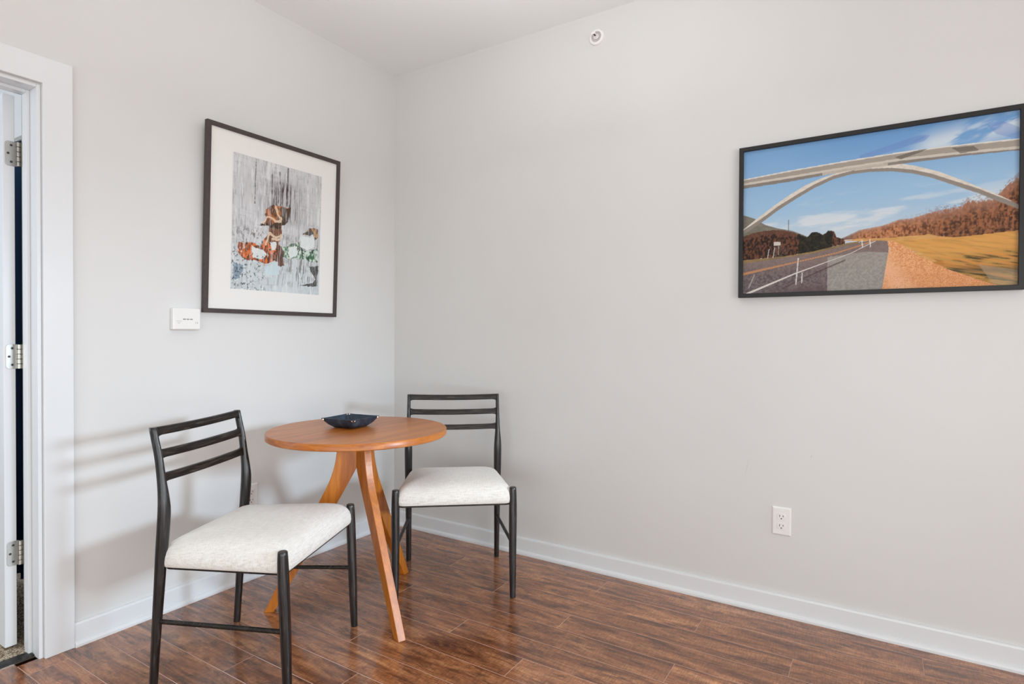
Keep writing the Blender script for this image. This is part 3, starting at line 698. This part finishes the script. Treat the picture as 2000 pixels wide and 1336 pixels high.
# ---------------------------------------------------------------- the table
TX, TY, TZ, TR = 0.6406, -0.8886, 0.7600, 0.3721
t = thing('round_table', 'small round walnut table on three splayed legs between the two chairs', 'table', (TX, TY, 0))
b = new(); th = 0.0275
disc_stack(b, [(TR-.004, TZ-th), (TR, TZ-th+.003), (TR, TZ-.003), (TR-.0025, TZ)], seg=128)
top = obj('tabletop', b, [M['walnut_top'], M['walnut_edge']], t, smooth='auto')
for p in top.data.polygons:
    if abs(p.normal.z) < 0.7: p.material_index = 1
outer = [(.088, .7325), (.0885, .70), (.090, .663), (.097, .615), (.111, .565), (.131, .515), (.156, .467), (.383, 0)]
inner = [(.344, 0), (.081, .46), (.018, .575), (.006, .60), (.002, .62), (.002, .7325)]
for k, deg in enumerate((-18.5, 101, 221)):
    b = new(); hw = .0158; P = catmull([(r, z, 0) for r, z in outer[:-1]], 3); P = [(p[0], p[1]) for p in P]+[outer[-1]]+inner
    loft(b, [[(r, s*hw, z) for r, z in P] for s in (-1, 1)])
    l = obj('leg', b, M['walnut_leg'], t, bevel=0.002); l.rotation_euler = (0, 0, math.radians(deg))

# leather tray
t = thing('leather_tray', 'small dark blue leather tray with pinched riveted corners on the table', 'tray', (0.574, -0.874, TZ+0.0002), (0, 0, math.radians(53)))
def tray_ring(rs, rc, z, zc, sharp=7.0):
    ring = []
    for k in range(160):
        a = 2*PI*k/160; q = (a+PI/4) % (PI/2)-PI/4                     # 0 at the corners (local axes)
        e = abs(q)/(PI/4); side = rs/max(math.cos(PI/4-abs(q)), .1)
        sp = math.exp(-(e*sharp)**1.3); r = side*(1-sp)+rc*sp if rc > side*0.7 else side
        ring.append((r*math.cos(a), r*math.sin(a), z+(zc-z)*math.exp(-(e*2.6)**1.6)))
    return ring
b = new()
R_ = [tray_ring(.040, .050, .0, .0, 2.2), tray_ring(.052, .070, .002, .002, 2.6), tray_ring(.067, .094, .014, .015, 4), tray_ring(.077, .111, .029, .030, 7), tray_ring(.083, .1240, .0425, .0425, 9)]
I_ = [tray_ring(.081, .1210, .0428, .0428, 9.5), tray_ring(.075, .107, .030, .030, 7.5), tray_ring(.065, .089, .016, .016, 4), tray_ring(.050, .066, .0045, .0045, 2.6), tray_ring(.038, .047, .0025, .0025, 2.2)]
loft(b, R_+I_)
obj('leather_body', b, M['leather'], t, smooth='auto')
for k in range(4):
    a = k*PI/2
    for s in (-1, 1):
        b = new(); c0 = Vector((.1140, s*.0020, .0385)); d = Vector((0, s, .1))
        rod(b, c0, c0+Vector((0, s*.0065, 0)), .0044, 16, .0032); r = obj('rivet', b, M['rivet'], t, label='small bright metal rivet'); r.rotation_euler = (0, 0, a)

# ---------------------------------------------------------------- the chairs
def make_chair(label):
    t = thing('dining_chair', label, 'chair', group='slat back dining chairs')
    WF, WFT, D, DFT, WR = 0.2560, 0.2570, 0.485, 0.468, 0.2275
    for s in (-1, 1):
        b = new()
        post(b, [(s*WF, D, 0, .0125, .0125), (s*WF, D-.003, .08, .0145, .0145), (s*WF, D-.008, .23, .0168, .0168), (s*WFT, D-.013, .36, .0178, .0178), (s*WFT, DFT+.001, .445, .0170, .0170), (s*WFT, DFT, .484, .0150, .0150)])
        obj('leg', b, M['black_wood'], t, smooth='auto')
        b = new()
        post(b, [(s*WR, 0, 0, .0128, .0128), (s*WR, .006, .10, .0135, .0135), (s*WR, .014, .22, .0150, .0150), (s*WR, .023, .34, .0165, .0165), (s*WR, .029, .43, .0178, .0178), (s*WR, .036, .51, .0190, .0195), (s*WR, .0405, .585, .0192, .0192),
                 (s*WR, .038, .635, .0160, .0170), (s*WR, .031, .69, .0115, .0150), (s*WR, .021, .76, .0092, .0145), (s*WR, .010, .81, .0086, .0140), (s*WR, .001, .853, .0085, .0135)])
        obj('leg', b, M['black_wood'], t, smooth='auto', label='long rear leg that bends back into the chair back')
        b = new(); rod(b, (s*WR, .015, .222), (s*WF, D-.009, .234), .0076); obj('stretcher', b, M['black_wood_x'], t, smooth='auto')
    # three back rails, a little lower in the middle, flared where they meet the posts
    for zt, hgt, yc in ((.8555, .0265, .0055), (.7815, .0265, .0175), (.7045, .0255, .0285)):
        b = new(); rings = []; n = 36; tilt = .17; hx = WR-.002
        for k in range(n+1):
            x = -hx+2*hx*k/n; e = abs(x)/hx; dip = .0040*(1-e*e); fl = .010*max(0, (e-.90)/.10)**2
            top_f = 0 if zt > .85 else fl*.8
            z1 = zt-dip+top_f; z0_ = zt-hgt-dip-fl; th_ = .0072
            r = []
            for sy, zz in ((-1, z0_), (1, z0_), (1, z1), (-1, z1)):
                r.append((x, yc+sy*th_-(zz-(zt-hgt/2))*tilt, zz))
            rings.append(r)
        loft(b, rings); obj('back_rail', b, M['black_wood_x'], t, smooth=True, bevel=.0025, segs=3)
    # seat cushion
    def outline(inset, n=10):
        xr, xf, y0_, y1_ = .232-inset, .258-inset, .020+inset, .480-inset
        rad = .030*(1-.3*min(1, inset/.1)) if inset < .12 else .05
        pts = []
        for cx_, cy_, a0 in ((xf-rad, y1_-rad, 0), (-xf+rad, y1_-rad, 90), (-xr+rad, y0_+rad, 180), (xr-rad, y0_+rad, 270)):
            for k in range(n):
                a = math.radians(a0+90*k/(n-1)); pts.append((cx_+rad*math.cos(a), cy_+rad*math.sin(a)))
        # refine straight sides
        out = []
        for i in range(len(pts)):
            p, q = pts[i], pts[(i+1) % len(pts)]; out.append(p)
            if i % n == n-1:
                for k in range(1, 10): out.append((p[0]+(q[0]-p[0])*k/10, p[1]+(q[1]-p[1])*k/10))
        return out
    prof = [(.012, .4065), (.004, .4080), (.0005, .413), (-.001, .425), (.000, .441), (.004, .4570), (.011, .4700), (.022, .4820), (.038, .4915), (.060, .4990), (.090, .5055), (.130, .5105), (.18, .5135), (.215, .5145)]
    tl = lambda y, z: z+(y-.26)*.036
    b = new(); rings = []
    for ins, z in prof:
        rings.append([(x, y, tl(y, z)) for x, y in (outline(ins) if ins < .2 else [(x*.15, .25+(y-.25)*.15) for x, y in outline(.18)])])
    loft(b, rings); obj('seat_cushion', b, M['linen'], t, smooth='auto')
    b = new(); P = outline(.010); loft(b, [[(x, y, tl(y, z)) for x, y in P] for z in (.3995, .4085)]); obj('seat_frame', b, M['black_wood_x'], t, label='thin black seat board under the cushion')
    return t
def copy_tree(o, parent=None):
    c_ = o.copy(); C.objects.link(c_)
    if parent: c_.parent = parent
    for ch in list(o.children): copy_tree(ch, c_)
    return c_
ch1 = make_chair('black slat back chair with oatmeal seat nearer the door, seen from behind')
ch2 = copy_tree(ch1); ch2['label'] = 'black slat back chair with oatmeal seat by the corner behind the table, facing the camera'
ch1.location = (.4255, -1.4590, 0); ch1.rotation_euler = (0, 0, -1.1440)
ch2.location = (.6540, -.2510, 0); ch2.rotation_euler = (0, 0, 3.8190)
